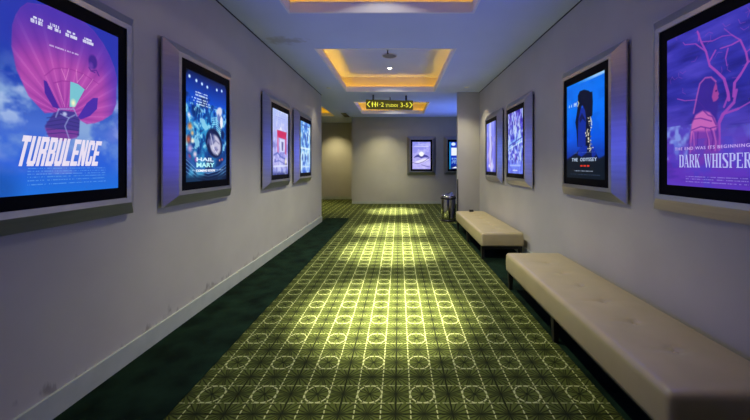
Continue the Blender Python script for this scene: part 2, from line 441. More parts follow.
def art_balloon():
    a = Art(230, 336, 3); f = uv_l(L1Y)
    a.vgrad([(0,'#1f6fdc'), (.16,'#2a5fd8'), (.35,'#4a6fd0'), (.6,'#2347b0'), (1,'#1b3aa6')])
    a.mixin(np.clip((a.noise(4,7,5)-.44)*4.5, 0, 1)*np.clip(1.3-np.abs(a.V-.44)*3.4, 0, 1), '#86a6d8'); a.mixin(np.clip((a.noise(6,10,4)-.52)*5, 0, .8)*np.clip(1.2-np.abs(a.V-.46)*4, 0, 1), '#b4c8ea')
    a.mixin(np.clip((a.noise(3,7,4)-.5)*3, 0, 1)*(a.V > .1)*np.clip(1-a.V, 0, 1), '#6f7fd8')
    a.mixin(np.clip((.2-a.U)*4, 0, 1)*.75*(a.V > .6), '#1550a8')
    a.mixin(np.clip((a.V-.5)*2.2, 0, .6), '#3330ae')
    # balloon envelope, opening towards the basket
    env = P(f, 1, 0, 0, [(46,113),(30,96),(18,70),(13,46),(14,25),(17.5,15),(22,8),(29,3)]) + [(.40,1.01),(.52,1.02),(.64,1.0),(.74,.97),(.83,.92),(.90,.86),(.955,.79),(.985,.72)] + P(f, 1, 0, 0, [(117,92),(117,104),(113,114),(104,120),(96,123),(88,124),(79,119),(66,112)])
    a.poly(env, '#ac46ac', soft=.012)
    a.poly(env, '#6a35b4', a=.0)
    hub = f(66, 116)
    ang = np.arctan2((a.V-hub[1])*a.asp, a.U-hub[0]); rad = np.hypot(a.U-hub[0], (a.V-hub[1])*a.asp)
    ins = np.zeros_like(a.U); keep = a.A.copy(); a.A[:] = 0; a.poly(env, '#ffffff', soft=.012); ins = a.A[...,0].copy(); a.A = keep
    gore = np.abs(((ang*13/PI) % 1)-.5)*2
    a.mixin(ins*np.clip(gore**2*.55, 0, .6), '#7a2c90')
    a.mixin(ins*np.clip((gore < .16)*.28, 0, 1), '#d880d0')
    a.mixin(ins*np.clip((rad-.42)*1.5, 0, .6), '#5a34b0'); a.mixin(ins*np.clip((a.V-.70)*3.2, 0, .85), '#4632ae')
    a.mixin(ins*np.clip((.16-a.U)*5, 0, .8), '#4a2f9c')
    a.mixin(ins*np.clip((a.U-.82)*4, 0, .6)*(a.V>.45), '#4636b8')
    a.mixin(ins*np.clip(1-np.abs(rad-.34)*4, 0, 1)*.35, '#c860b8')
    # scoop line and seams
    a.line(P(f, 6, 30, 40, [(95,215),(150,172),(200,168),(250,175),(330,205),(420,265)]), .004, '#8f2f94', .6)
    a.line(P(f, 6, 30, 40, [(150,258),(200,245),(250,250),(335,296)]), .004, '#8f2f94', .7)
    for p in ([(195,172),(222,240)], [(240,172),(222,240)], [(285,178),(290,255)], [(330,205),(290,255)], [(385,235),(340,300)], [(170,260),(215,400)]):
        a.line(P(f, 6, 30, 40, p), .0026, '#f0a0d8', .6)
    a.poly(P(f, 1, 0, 0, [(45,80),(48,81.5),(61,109),(54,107),(46,93)]), '#4a2a9e', soft=.006)
    a.poly(P(f, 1, 0, 0, [(79,117),(88,103),(94,98),(99,98),(98,109),(91,116),(82,119.5)]), '#4a2fa8', soft=.006)
    a.poly(P(f, 1, 0, 0, [(71.5,81.5),(79,84),(85.8,89.5),(76,107),(70.7,107)]), '#79c3d2', soft=.004)
    a.blob(*f(74.5,103), .03, .03, '#f4f6c8', .8)
    # basket with clinging figure
    a.poly(P(f, 1, 0, 0, [(46,126),(55,113),(62,110),(76,112),(81,120),(80,136),(66,140),(50,136)]), '#463a90', soft=.01)
    a.poly(P(f, 1, 0, 0, [(46,128),(80,131),(78,138),(64,141),(50,137)]), '#8a3f9e', .7, soft=.012)
    for k in range(5):
        a.line(P(f, 1, 0, 0, [(48,118+k*4),(64,115+k*4.4),(80,120+k*3.6)]), .004, '#2e2a72', .55)
    for p in ([(60,109),(75,109)], [(60,109),(57,117)], [(75,109),(78,116)], [(62,114),(70,118),(66,126),(70,138)], [(70,118),(76,115)]):
        a.line(P(f, 1, 0, 0, p), .006, '#9fb0e4', .55)
    a.blob(*f(66,114), .025, .016, '#b4bce4', .6)
    # small falling figure
    a.blob(*f(94,62), .05, .05, '#43278e', .3); a.blob(*f(92,66), .03, .03, '#6a3aa8', .6)
    a.line(P(f, 6, 30, 40, [(360,165),(372,185),(405,182),(420,215)]), .006, '#5a2a90', .9)
    a.line(P(f, 6, 30, 40, [(372,185),(395,195)]), .006, '#5a2a90', .9)
    a.mixin(np.clip((.2-np.hypot(a.U-.0, (a.V-.03)*1.4))*8, 0, 1)*.7, '#1a4fa6')
    # illegible cast names and lines
    for cx, cy in ((39.2,21),(55.6,28),(72.4,35),(89.2,41.5)):
        u, v = f(cx, cy); a.smalltext(u-.035, u+.035, v+.012, .013, '#e6eefc', 1, 2); a.smalltext(u-.05, u+.05, v-.008, .018, '#e6eefc', 1, 2)
    u0, v0 = f(50.8,45.4); u1, v1 = f(81.6,55.4); a.smalltext(u0, u1, (v0+v1)/2, .010, '#dcd0f4', .8, 5)
    for k, v in enumerate((.135,.118,.103,.088,.070,.05)):
        a.smalltext(.20, .86, v, .006, '#7fb4f0', .55, 20)
    a.smalltext(.47,.62,.155,.008,'#dfe8ff',.8,4)
    return a.A

def art_woman_tree():
    a = Art(230, 336, 5); f = uv_r(R1Y)
    a.vgrad([(0,'#5a2fb4'), (.18,'#6a3ab8'), (.35,'#4f3fb4'), (.6,'#2d2c9e'), (1,'#3b36b0')])
    n = a.noise(2, 16, 4); a.mixin(np.clip((n-.5)*2.4, 0, .6), '#5a4ccc'); a.mixin(np.clip((.46-n)*3, 0, .6), '#1d1c74')
    # far houses
    a.mixin(np.clip((a.noise(16,22,2)-.42)*3.2, 0, 1)*(a.V < .40)*(a.V > .17)*np.clip((.42-a.U)*5, 0, 1), '#7d8fe0')
    a.mixin(np.clip((a.noise(14,18,2)-.45)*3, 0, 1)*(a.V < .36)*(a.V > .2)*np.clip((a.U-.6)*5, 0, 1)*.5, '#6a7ae0')
    sA, sB = (5.256, 664, 20), (5.605, 664, 90)
    q = lambda s, pts: P(f, s[0], s[1], s[2], pts)
    br = '#9c46b6'
    a.line(q(sB, [(300,330),(300,190),(325,135),(385,70),(400,0)]), .018, br, .9, .011, .008)
    a.line(q(sA, [(360,400),(365,330),(395,290),(435,220),(425,170),(395,105),(350,130),(290,150)]), .012, br, .95, .005, .006)
    a.line(q(sA, [(335,420),(330,380),(310,310),(270,270),(235,240),(215,165),(190,115),(170,60)]), .013, br, .95, .008, .006)
    for s, pts, w in ((sA, [(235,215),(265,160)], .008), (sA, [(215,165),(160,125),(105,130),(95,118)], .006), (sA, [(190,115),(250,110),(300,85),(350,78),(310,45)], .005),
                      (sA, [(435,220),(452,215)], .007), (sA, [(330,150),(318,200),(325,240)], .007), (sA, [(395,105),(350,78)], .005), (sA, [(425,170),(450,150)], .005),
                      (sB, [(325,135),(410,105),(480,65)], .010), (sB, [(330,95),(355,30),(345,0)], .009), (sB, [(70,50),(110,60),(180,55),(215,95),(265,150)], .005), (sA, [(175,110),(178,75)], .005)):
        a.line(q(s, pts), w, br, .85, w*.6, .006)
    for _ in range(26):
        u, v = a.rng.random()*1.0, .62+.36*a.rng.random(); t = a.rng.random()*6.28
        a.line([(u,v),(u+.04*math.cos(t), v+.03*math.sin(t)),(u+.07*math.cos(t+.5), v+.05*math.sin(t+.5))], .0025, br, .55)
    # woman in profile: hair, face, gown
    a.poly(q(sB, [(120,420),(140,250),(160,130),(180,30),(195,-35),(225,-70),(260,-72),(285,-50),(297,-25),(300,60),(290,140),(300,260),(290,420)]), '#3a2590', .85, soft=.02)
    a.poly(q(sB, [(272,-10),(284,-45),(291,-22),(293,0),(303,22),(297,32),(300,42),(294,52),(284,62),(270,66),(262,40)]), '#b0489e', .85, soft=.012)
    a.blob(*f(664+286/5.605, 90+5/5.605), .012, .008, '#3a1a70', .6)
    a.line(q(sB, [(160,130),(180,30),(195,-35),(225,-68),(258,-72),(284,-48)]), .007, '#d060b8', .7, soft=.012)
    a.poly(q(sB, [(138,300),(150,190),(172,140),(212,115),(250,125),(278,160),(292,205),(285,225),(240,235),(160,235)]), '#d069bc', .9, soft=.02)
    a.poly(q(sB, [(128,420),(140,260),(160,228),(285,222),(300,300),(296,420)]), '#8a3fae', .75, soft=.03)
    for pts in ([(150,165),(200,158),(260,175)], [(215,115),(240,140),(265,150),(285,195)], [(150,225),(200,205),(250,215),(290,205)], [(225,215),(240,270),(235,330)], [(255,215),(270,270),(262,340)], [(185,235),(180,330)]):
        a.line(q(sB, pts), .006, '#5a2490', .7, soft=.006)
    for pts in ([(230,225),(246,280),(250,330)], [(270,220),(285,290),(280,340)], [(140,360),(150,235)], [(160,240),(165,340)]):
        a.line(q(sB, pts), .006, '#d070c0', .55, soft=.008)
    a.mixin(np.clip((.24-a.V)*6, 0, .55), '#5a32b8')
    a.mixin(np.clip((a.noise(10,12,3)-.5)*2, 0, .35)*(a.V < .3), '#3a3fc0')
    for v in (.063,.047,.03): a.smalltext(.22, .80, v, .006, '#a9a6ec', .6, 16)
    return a.A

def art_silhouette():
    a = Art(170, 250, 9); f = uv_r(R2Y)
    a.vgrad([(0,'#06121f'), (.14,'#081a2e'), (.22,'#0d2f96'), (.4,'#0458e8'), (.7,'#0074f6'), (1,'#0070ee')])
    a.mixin(np.clip((a.noise(3,9,3)-.5)*2, 0, .3), '#0050d0')
    a.mixin(np.clip((a.V-.965)*60, 0, 1)*.8*np.clip((a.U-.3)*2,0,1), '#bfe0ff')
    q = lambda s, ox, oy, pts: P(f, s, ox, oy, pts)
    a.poly(q(6, 560, 60, [(105,260),(103,215),(115,188),(140,178),(168,184),(176,192),(190,190),(193,250),(190,330),(180,345),(178,420),(178,520),(100,520),(95,420),(88,375),(95,335)]), '#060b26', .97, soft=.012)
    a.poly(q(6, 560, 60, [(118,300),(130,270),(146,300),(152,345),(150,520),(102,520),(104,420),(108,350)]), '#0d2fa4', .95, soft=.02)
    a.poly(q(6, 560, 60, [(112,350),(128,318),(146,352),(150,372),(132,352),(116,378)]), '#06104a', .9, soft=.012)
    a.blob(*f(581.5,107), .035, .018, '#1a55d0', .6)
    # shoulders and ridge
    a.poly(q(5.25, 560, 130, [(0,260),(0,175),(20,165),(40,150),(85,118),(110,85),(135,78),(160,85),(180,110),(200,150),(235,130),(262,125),(262,270)]), '#08123a', .95, soft=.02)
    a.poly(q(5.25, 560, 130, [(0,330),(0,190),(40,160),(80,130),(110,150),(190,160),(235,142),(262,135),(262,330)]), '#081420', .95, soft=.03)
    a.poly(q(5.25, 560, 130, [(95,100),(120,78),(140,85),(136,120),(110,140),(90,130)]), '#0e36c0', .8, soft=.02)
    a.poly(q(5.25, 560, 130, [(158,80),(180,85),(186,130),(165,150)]), '#0e36c0', .7, soft=.02)
    for k in range(60):
        t = a.rng.random(); px = 588.5+1.2*math.sin(t*9)+a.rng.normal()*1.3; py = 117+t*34
        a.blob(*f(px, py), .017, .009, '#e4ddc2' if a.rng.random() > .3 else '#8f8a80', .6)
    u, v = f(572.5,105.5)
    for du, h in ((-.12,.02),(-.05,.02),(.03,.03),(.06,.03),(.09,.03)):
        a.line([(u+du, v-h/2),(u+du+.006, v+h/2)], .008, '#d9ecff', .95)
    a.line([(u+.055,v+.006),(u+.10,v+.006)], .005, '#d9ecff', .9)
    a.line([(u+.14,v+.025),(u+.17,v),(u+.135,v-.025)], .01, '#b9b58c', .95)
    a.smalltext(.22,.78,.262,.008,'#8fa4c8',.7,9); a.smalltext(.24,.74,.075,.009,'#c8d4ee',.8,7); a.smalltext(.12,.9,.04,.006,'#56688c',.6,20)
    u, v = .50, .128
    for k in range(3): a.line([(u-.09+k*.09, v),(u-.045+k*.09, v)], .011, '#e8331f', .95)
    return a.A

def art_space():
    a = Art(170, 250, 13); f = uv_l(L2Y)
    a.vgrad([(0,'#061236'), (.2,'#123f86'), (.5,'#0f5fb6'), (.75,'#1450d2'), (.93,'#0c2c8c'), (1,'#071c50')])
    n = a.noise(5,5,4); a.mixin(np.clip((n-.5)*3, 0, .8)*(a.V < .75), '#3fa8dc'); a.mixin(np.clip((.45-n)*4, 0, .8)*(a.V < .8), '#08245e')
    # ribbed sleeve sweeping down across the sheet
    for k in range(16):
        u = .16+.045*k; a.line([(u+.05*math.sin(k),.74),(u-.02,.58),(u+.04,.44),(u+.10,.28)], .006, '#74d4f2' if k % 3 else '#0a3a86', .5, soft=.01)
    for k in range(8):
        a.line([(.60,.62-k*.022),(.72,.635-k*.022),(.84,.60-k*.022)], .007, '#a8e4f6', .75, soft=.006)
    a.poly([(.34,.56),(.52,.60),(.60,.40),(.52,.28),(.36,.30),(.30,.42)], '#2a98d4', .7, soft=.06)
    n2 = a.noise(14,20,3); a.mixin(np.clip((n2-.54)*6, 0, .8)*(a.V > .3)*(a.V < .72), '#9adcf4'); a.mixin(np.clip((.45-n2)*6, 0, .7)*(a.V > .25)*(a.V < .75), '#0a2f7c')
    # pale glove at right
    a.blob(.80,.70,.11,.055,'#d4d8f0',.35, rot=.7); a.blob(.86,.60,.05,.08,'#eef0fa',.35); a.blob(.78,.64,.05,.05,'#6a7cc0',.5)
    a.blob(.90,.47,.05,.06,'#0a1f5a',.4)
    # tilted visor with a plain face
    a.blob(.66,.37,.235,.135,'#101c4a',.15, rot=-.75); a.blob(.69,.355,.185,.105,'#c4c2dc',.25, rot=-.75)
    a.blob(.60,.43,.13,.05,'#33407c',.9, rot=-.75); a.mixin(np.clip((a.noise(9,12,3)-.5)*4, 0, .7)*(np.hypot(a.U-.68,(a.V-.36)*1.464) < .2), '#6a6fa8')
    a.line([(.60,.36),(.70,.40),(.80,.37)], .008, '#4a4c84', .6, soft=.02); a.line([(.66,.30),(.76,.31)], .009, '#7a6f9c', .7, soft=.02)
    a.line([(.56,.46),(.64,.32),(.76,.255)], .008, '#e8ecff', .7, soft=.01)
    # warm lights at left
    for u, v, r, c in ((.08,.50,.07,'#e08a4a'),(.13,.44,.05,'#f0c080'),(.05,.38,.08,'#c85a3a'),(.14,.37,.05,'#fff0d8'),(.08,.30,.08,'#c8a4d8'),(.19,.25,.06,'#f2d8ea'),(.06,.22,.06,'#e03a5a'),(.22,.20,.05,'#d05ab0'),(.06,.60,.05,'#f4f0ff'),(.88,.21,.035,'#ff5a4a'),(.81,.20,.03,'#ff9a7a')):
        a.blob(u, v, r, r*.65, c, .9)
    for u, v in ((.07,.945),(.22,.93),(.35,.92),(.48,.91),(.73,.92),(.87,.93)): a.blob(u, v, .032, .022, '#cfe6ff', .6)
    for k in range(2): a.smalltext(.20,.48,.825-k*.024,.014,'#dcecff',.95,3)
    for k in range(3): a.smalltext(.12+.04*k,.52+.02*k,.765-k*.024,.014,'#dcecff',.95,4)
    a.line([(0,.24),(.2,.13),(.5,.085),(.8,.12),(1,.2)], .03, '#2a5fb0', .8, soft=.03)
    for k in range(4): a.line([(0,.2-k*.035),(.25,.10-k*.03),(.5,.07-k*.03),(.75,.09-k*.03),(1,.16-k*.035)], .006, '#8fc4ee', .6, soft=.008)
    a.mixin(np.clip((.07-a.V)*20, 0, .8), '#0a1c3c'); a.smalltext(.12,.9,.10,.012,'#cfe4fa',.7,14)
    for su in (0, 1):
        d = np.hypot(np.abs(a.U-su), (1-a.V)*1.2); a.mixin(np.clip((.05-d)*30, 0, 1), '#050a18')
    return a.A

def art_booth():
    a = Art(80, 118, 17)
    a.vgrad([(0,'#28306e'), (.06,'#8f98dc'), (.15,'#b9b6ee'), (.4,'#a6a4ec'), (.7,'#b2b8f4'), (1,'#b4c4f8')])
    n = a.noise(8,12,3); a.mixin(np.clip((n-.5)*3, 0, .6), '#d8dcfc'); a.mixin(np.clip((.45-n)*4, 0, .5)*(a.V < .5), '#6a6cc4')
    a.poly([(.38,.70),(.50,.76),(.62,.70)], '#e8eaff', soft=.03)
    a.poly([(.26,.69),(.90,.69),(.86,.57),(.28,.58)], '#d02f62', soft=.02)
    a.poly([(.26,.60),(.36,.60),(.36,.34),(.28,.34)], '#dc5a8c', .75, soft=.03); a.poly([(.78,.60),(.9,.60),(.88,.32),(.78,.33)], '#d0487c', .75, soft=.03)
    a.poly([(.44,.56),(.76,.56),(.76,.36),(.46,.36)], '#dfe2fc', .9, soft=.03)
    a.poly([(.54,.52),(.68,.52),(.66,.38),(.56,.38)], '#4a4a8c', .8, soft=.03)
    a.line([(.06,.30),(.3,.34),(.5,.28),(.8,.25)], .02, '#4a58b8', .7, soft=.02); a.line([(.1,.20),(.4,.22),(.8,.16)], .014, '#5060c0', .6, soft=.02)
    a.blob(.14,.22,.06,.04,'#6a68c8',.6); a.blob(.84,.20,.09,.09,'#efe6c8',.7); a.blob(.86,.15,.05,.05,'#4a4060',.6)
    a.line([(.05,.13),(.95,.14)], .02, '#dfe6ff', .8, soft=.02)
    for v in (.93,.89,.86): a.smalltext(.15,.8,v,.012,'#8f9ae8',.7,6)
    return a.A

def art_panels():
    a = Art(64, 94, 19)
    a.vgrad([(0,'#2a5ad0'), (.1,'#8fb8f6'), (.45,'#a8dcf8'), (.55,'#88c0f4'), (1,'#5a9cf0')])
    n = a.noise(7,10,3); a.mixin(np.clip((n-.5)*4, 0, .9), '#dcf2fc'); a.mixin(np.clip((.44-n)*5, 0, .8), '#2f5cc4')
    for u, v, h in ((.3,.72,.16),(.5,.66,.2),(.7,.72,.17),(.2,.3,.16),(.45,.28,.18),(.75,.3,.2)):
        a.blob(u, v, .07, h*.6, '#2c4fb0', .5); a.blob(u, v+h*.6, .045, .03, '#e0e8f8', .5)
    a.line([(.02,.48),(.98,.48)], .025, '#e2f4ff', .9, soft=.02); a.line([(.1,.93),(.9,.93)], .02, '#244cb4', .7, soft=.02); a.line([(.12,.12),(.88,.12)], .02, '#cfe4ff', .8, soft=.02)
    return a.A

def art_collage():
    a = Art(80, 118, 23)
    a.vgrad([(0,'#5a6cf0'), (.12,'#7a8cf6'), (.3,'#4a4ce0'), (.6,'#5a6ae8'), (.85,'#5a44d0'), (1,'#7a6ae0')])
    n = a.noise(9,7,3); a.mixin(np.clip((n-.5)*4, 0, .8), '#a0c4fa'); a.mixin(np.clip((.45-n)*5, 0, .8), '#3426b4')
    for k in range(12):
        u, v = .08+.84*a.rng.random(), .2+.72*a.rng.random()
        a.line([(u,v),(u+.03,v-.10)], .03, a.rng.choice(['#dfeaff','#c08ae8','#2c2aa8','#90c8fa']), .7, soft=.03)
    a.poly([(.08,.50),(.95,.60),(.95,.49),(.08,.38)], '#8ac4fa', .75, soft=.03)
    n2 = a.noise(16,16,2); a.mixin(np.clip((n2-.55)*6, 0, .8)*(a.V > .22), '#c8dcfc'); a.mixin(np.clip((.42-n2)*6, 0, .7), '#2c22a0')
    a.line([(.1,.46),(.95,.56)], .014, '#3a2ec0', .8, soft=.02); a.line([(.1,.41),(.95,.50)], .012, '#e6f0ff', .7, soft=.02)
    a.mixin(np.clip((.19-a.V)*14, 0, .7), '#6f84f4'); a.line([(.15,.13),(.85,.13)], .02, '#b8ccff', .7, soft=.02); a.line([(.35,.05),(.65,.05)], .015, '#e0e8ff', .8, soft=.02)
    return a.A

def art_column():
    a = Art(56, 82, 29)
    a.vgrad([(0,'#4a50c8'), (.1,'#7a7cf0'), (.5,'#8484f4'), (1,'#7a88f4')])
    n = a.noise(6,8,3); a.mixin(np.clip((n-.5)*3, 0, .6), '#b8b8fa')
    a.line([(.42,.95),(.40,.75),(.50,.55),(.38,.35),(.55,.1)], .11, '#d4d4fc', .85, .16, soft=.08)
    a.line([(.55,.7),(.6,.45),(.5,.2)], .03, '#4a3a9c', .7, soft=.03); a.line([(.3,.6),(.28,.3),(.45,.12)], .025, '#c87ac0', .6, soft=.03)
    a.mixin(np.clip((a.U-.82)*6, 0, .6), '#3c3a9c'); a.blob(.30,.12,.12,.05,'#f0e4f4',.7)
    return a.A

def art_mountain():
    a = Art(64, 94, 31)
    a.vgrad([(0,'#a49cf0'), (.2,'#c4bcfa'), (.4,'#a49cec'), (.6,'#9a98ee'), (1,'#8d92f2')])
    n = a.noise(5,8,3); a.mixin(np.clip((n-.5)*2.5, 0, .5), '#d4d0ff')
    a.line([(.15,.88),(.5,.90),(.85,.88)], .014, '#c8ccff', .9, soft=.02); a.line([(.12,.83),(.88,.83)], .02, '#dcdcff', .9, soft=.02)
    a.blob(.50,.57,.24,.16,'#dcdcff',.9)
    a.poly([(.06,.42),(.2,.50),(.34,.54),(.5,.47),(.66,.54),(.82,.50),(.95,.42),(.7,.45),(.5,.40),(.3,.45)], '#3c3c94', .9, soft=.03)
    a.blob(.50,.555,.125,.085,'#ffffff',.15)
    a.poly([(.08,.25),(.4,.34),(.7,.40),(.95,.36),(.7,.28),(.4,.22)], '#f2eeff', .85, soft=.05)
    a.line([(.0,.24),(.3,.20),(.6,.27),(.9,.40)], .014, '#4a4498', .8, soft=.02); a.line([(.5,.16),(.75,.11),(.95,.08)], .016, '#5a54a8', .8, soft=.02)
    a.line([(.1,.05),(.8,.04)], .02, '#d8d4ff', .7, soft=.02)
    return a.A

def art_blocks():
    a = Art(64, 94, 37)
    a.vgrad([(0,'#0a1a60'), (.2,'#1230a8'), (.45,'#1238c8'), (1,'#0c34c4')])
    a.mixin(np.clip((.10-a.U)*12, 0, .8), '#28b0e8')
    a.blob(.22,.92,.14,.075,'#dcecff',.3)
    a.poly([(.10,.79),(1,.79),(1,.50),(.10,.50)], '#f0f6ff', soft=.03)
    for v in (.40,.37,.30,.26,.22): a.smalltext(.12,.95,v,.03,'#a8d0fa',.9,3)
    a.poly([(.1,.03),(.35,.10),(.45,.03)], '#f4f4f4', soft=.03); a.poly([(.5,.03),(.75,.07),(.9,.03)], '#e8b0a0', soft=.03)
    return a.A

# ------------------------------------------------------------------ poster displays
OW, OH, RW, RH, BW, BH, SW, SH = 1.072, 1.414, .876, 1.236, .80, 1.165, SWD, SHT
Y_OUT, Y_OUT2, Y_RIM, Y_BEZ, Y_SCR = -.026, -.040, -.106, -.098, -.0995
def ring_loops(bm, loops):
    vs = [[bm.verts.new((sx*w/2, y, sz*h/2)) for sx, sz in ((-1,-1),(1,-1),(1,1),(-1,1))] for w, h, y in loops]
    for a, b in zip(vs, vs[1:]):
        for i in range(4):
            j = (i+1) % 4; bm.faces.new((a[i], a[j], b[j], b[i]))
    return bm
def frame_mesh():
    bm = ring_loops(bmesh.new(), [(OW-.03,OH-.03,Y_OUT),(OW,OH,Y_OUT),(OW,OH,Y_OUT2),(RW,RH,Y_RIM),(BW,BH,Y_RIM),(BW,BH,Y_BEZ+.02),(OW-.03,OH-.03,Y_OUT)])
    bmesh.ops.recalc_face_normals(bm, faces=bm.faces); me = bpy.data.meshes.new('frame'); bm.to_mesh(me); bm.free(); me.materials.append(M_silver); return me
FRAME = frame_mesh()
bm = box(-OW/2+.035, OW/2-.035, Y_OUT, 0, -OH/2+.035, OH/2-.035); BACKB = bpy.data.meshes.new('backing_box'); bm.to_mesh(BACKB); bm.free(); BACKB.materials.append(M_dark)
bm = ring_loops(bmesh.new(), [(BW,BH,Y_BEZ+.02),(BW,BH,Y_BEZ),(SW,SH,Y_BEZ),(SW,SH,Y_BEZ+.02),(BW,BH,Y_BEZ+.02)])
for v in bm.verts: pass
bmesh.ops.recalc_face_normals(bm, faces=bm.faces); BEZEL = bpy.data.meshes.new('bezel'); bm.to_mesh(BEZEL); bm.free(); BEZEL.materials.append(M_black)

def screen_mesh(art):
    h, w, _ = art.shape
    lin_ = np.where(art <= .04045, art/12.92, ((np.clip(art, 0, 1)+.055)/1.055)**2.4)
    xs = np.linspace(-SW/2, SW/2, w+1); zs = np.linspace(-SH/2, SH/2, h+1)+SDY
    gx, gz = np.meshgrid(xs, zs)
    co = np.stack([gx, np.full_like(gx, Y_SCR), gz], -1).reshape(-1, 3)
    i = np.arange(h)[:, None]*(w+1) + np.arange(w)[None, :]
    f = np.stack([i, i+1, i+w+2, i+w+1], -1).reshape(-1)
    me = bpy.data.meshes.new('screen'); n = h*w
    me.vertices.add(len(co)); me.vertices.foreach_set('co', co.ravel().astype('f'))
    me.loops.add(n*4); me.loops.foreach_set('vertex_index', f.astype('i'))
    me.polygons.add(n); me.polygons.foreach_set('loop_start', (np.arange(n)*4).astype('i'))
    me.update(calc_edges=True); me.validate()
    at = me.attributes.new('art', 'FLOAT_COLOR', 'FACE')
    rgba = np.concatenate([lin_.reshape(-1, 3), np.ones((n, 1))], 1).astype('f'); at.data.foreach_set('color', rgba.ravel())
    me.materials.append(M_screen)
    return me

CZ = EYE+.357
def letters(scr, name, s, u, v, w, h, m, **k):
    o = obj(name, text_mesh(s, w*SW, h*SH, **k), m, scr)
    o.location = ((u-.5)*SW, Y_SCR-.0016, (v-.5)*SH+SDY); return o

def poster(side, pos, art, label, glow, power):
    loc = {'L': (-W, pos, CZ), 'R': (W, pos, CZ+RUP), 'F': (pos, FAR, CZ)}[side]; rz = {'L': PI/2, 'R': -PI/2, 'F': 0}[side]
    t = thing('poster_display', label, 'poster', loc, rz, 'illuminated movie poster displays on the walls')
    obj('backing_box', BACKB, None, t); obj('frame', FRAME, None, t); obj('bezel', BEZEL, None, t)
    s = obj('screen', screen_mesh(art), None, t)
    la = bpy.data.lights.new('poster_backlight', 'AREA'); la.shape = 'RECTANGLE'; la.size = SW; la.size_y = SH; la.color = lin(glow); la.energy = power
    lo = bpy.data.objects.new('poster_backlight', la); COL.objects.link(lo)
    d = Vector({'L': (1,0,0), 'R': (-1,0,0), 'F': (0,-1,0)}[side]); lo.location = Vector(loc)+d*.115
    lo.rotation_euler = d.to_track_quat('-Z', 'Z').to_euler()
    return s

GLOW = 7.0
s = poster('L', L1Y, art_balloon(), 'silver framed lit poster titled TURBULENCE with a pink hot air balloon on the left wall', '#3c54ff', GLOW)
f = uv_l(L1Y); (u0,v0),(u1,v1) = f(16.5,166), f(103,139)
h_ = f(60,138)[1]-f(60,166)[1]
o = obj('title_lettering', block_text('TURBULENCE', (u1-u0)*SW, h_*SH, .22), lit('lit_white_pink', '#e6dcee'), s)
o.location = (((u0+u1)/2-.5)*SW, Y_SCR-.0016, ((f(60,166)[1]+f(60,138)[1])/2-.5)*SH+SDY)
s = poster('L', L2Y, art_space(), 'silver framed lit blue poster titled HAIL MARY with a tilted visor on the left wall', '#3c58ff', GLOW)
m = lit('lit_pale_blue', '#d4ecff')
letters(s, 'title_lettering', 'HAIL', .43, .205, .42, .036, m, bold=.03); letters(s, 'title_lettering', 'MARY', .44, .152, .44, .044, lit('lit_aqua', '#b4f0f4'), bold=.03)
letters(s, 'caption_lettering', 'COMING SOON', .44, .098, .46, .024, lit('lit_white', '#f4f8ff'), bold=.02)
poster('L', L3Y, art_booth(), 'silver framed lit pale lilac poster with a red booth, third along the left wall', '#4a60ff', GLOW*.8)
poster('L', L4Y, art_panels(), 'silver framed lit pale cyan poster in two halves, farthest along the left wall', '#4c64ff', GLOW*.8)
s = poster('R', R1Y, art_woman_tree(), 'silver framed lit purple poster titled DARK WHISPERS with woman and bare tree on right wall', '#4a4cff', GLOW)
f = uv_r(R1Y); ub, vb = f(678.6,167.6); ua, va = f(678.6,155.2)
m = lit('lit_lilac', '#b4b8f2')
for word, uc, uw in (('DARK', .262, .225), ('WHISPERS', .648, .465)):
    o = obj('title_lettering', block_text(word, uw*SW, (va-vb)*SH, 0, .10, SERIF), m, s)
    o.location = ((uc-.5)*SW, Y_SCR-.0016, ((va+vb)/2+.002-.5)*SH+SDY)
ut, vt = f(690,148.3)
letters(s, 'caption_lettering', 'THE END WAS ITS BEGINNING', .455, vt, .71, .019, lit('lit_lilac_pink', '#c4a8ec'), spacing=1.25)
s = poster('R', R2Y, art_silhouette(), 'silver framed lit bright blue poster titled THE ODYSSEY with a dark silhouette on right wall', '#3454ff', GLOW)
f = uv_r(R2Y); u0, v0 = f(572,168); u1, v1 = f(596,168)
m = lit('lit_ice', '#c6dcfa')
letters(s, 'title_lettering', 'THE', .245, .192, .17, .034, m, spacing=1.2); letters(s, 'title_lettering', 'ODYSSEY', .615, .192, .42, .034, m, spacing=1.2)
poster('R', R3Y, art_collage(), 'silver framed lit violet blue collage poster on the right wall, third from the camera', '#3c54ff', GLOW*.8)
poster('R', R4Y, art_column(), 'silver framed lit lavender poster on the right wall nearest the wing wall', '#4a60ff', GLOW*.8)
poster('F', F1X, art_mountain(), 'silver framed lit lavender poster with white sun over dark mountains on far wall', '#8888ff', GLOW*.5)
poster('F', F2X, art_blocks(), 'silver framed lit deep blue poster on far wall, half hidden by the wing wall', '#5a78ff', GLOW*.5)

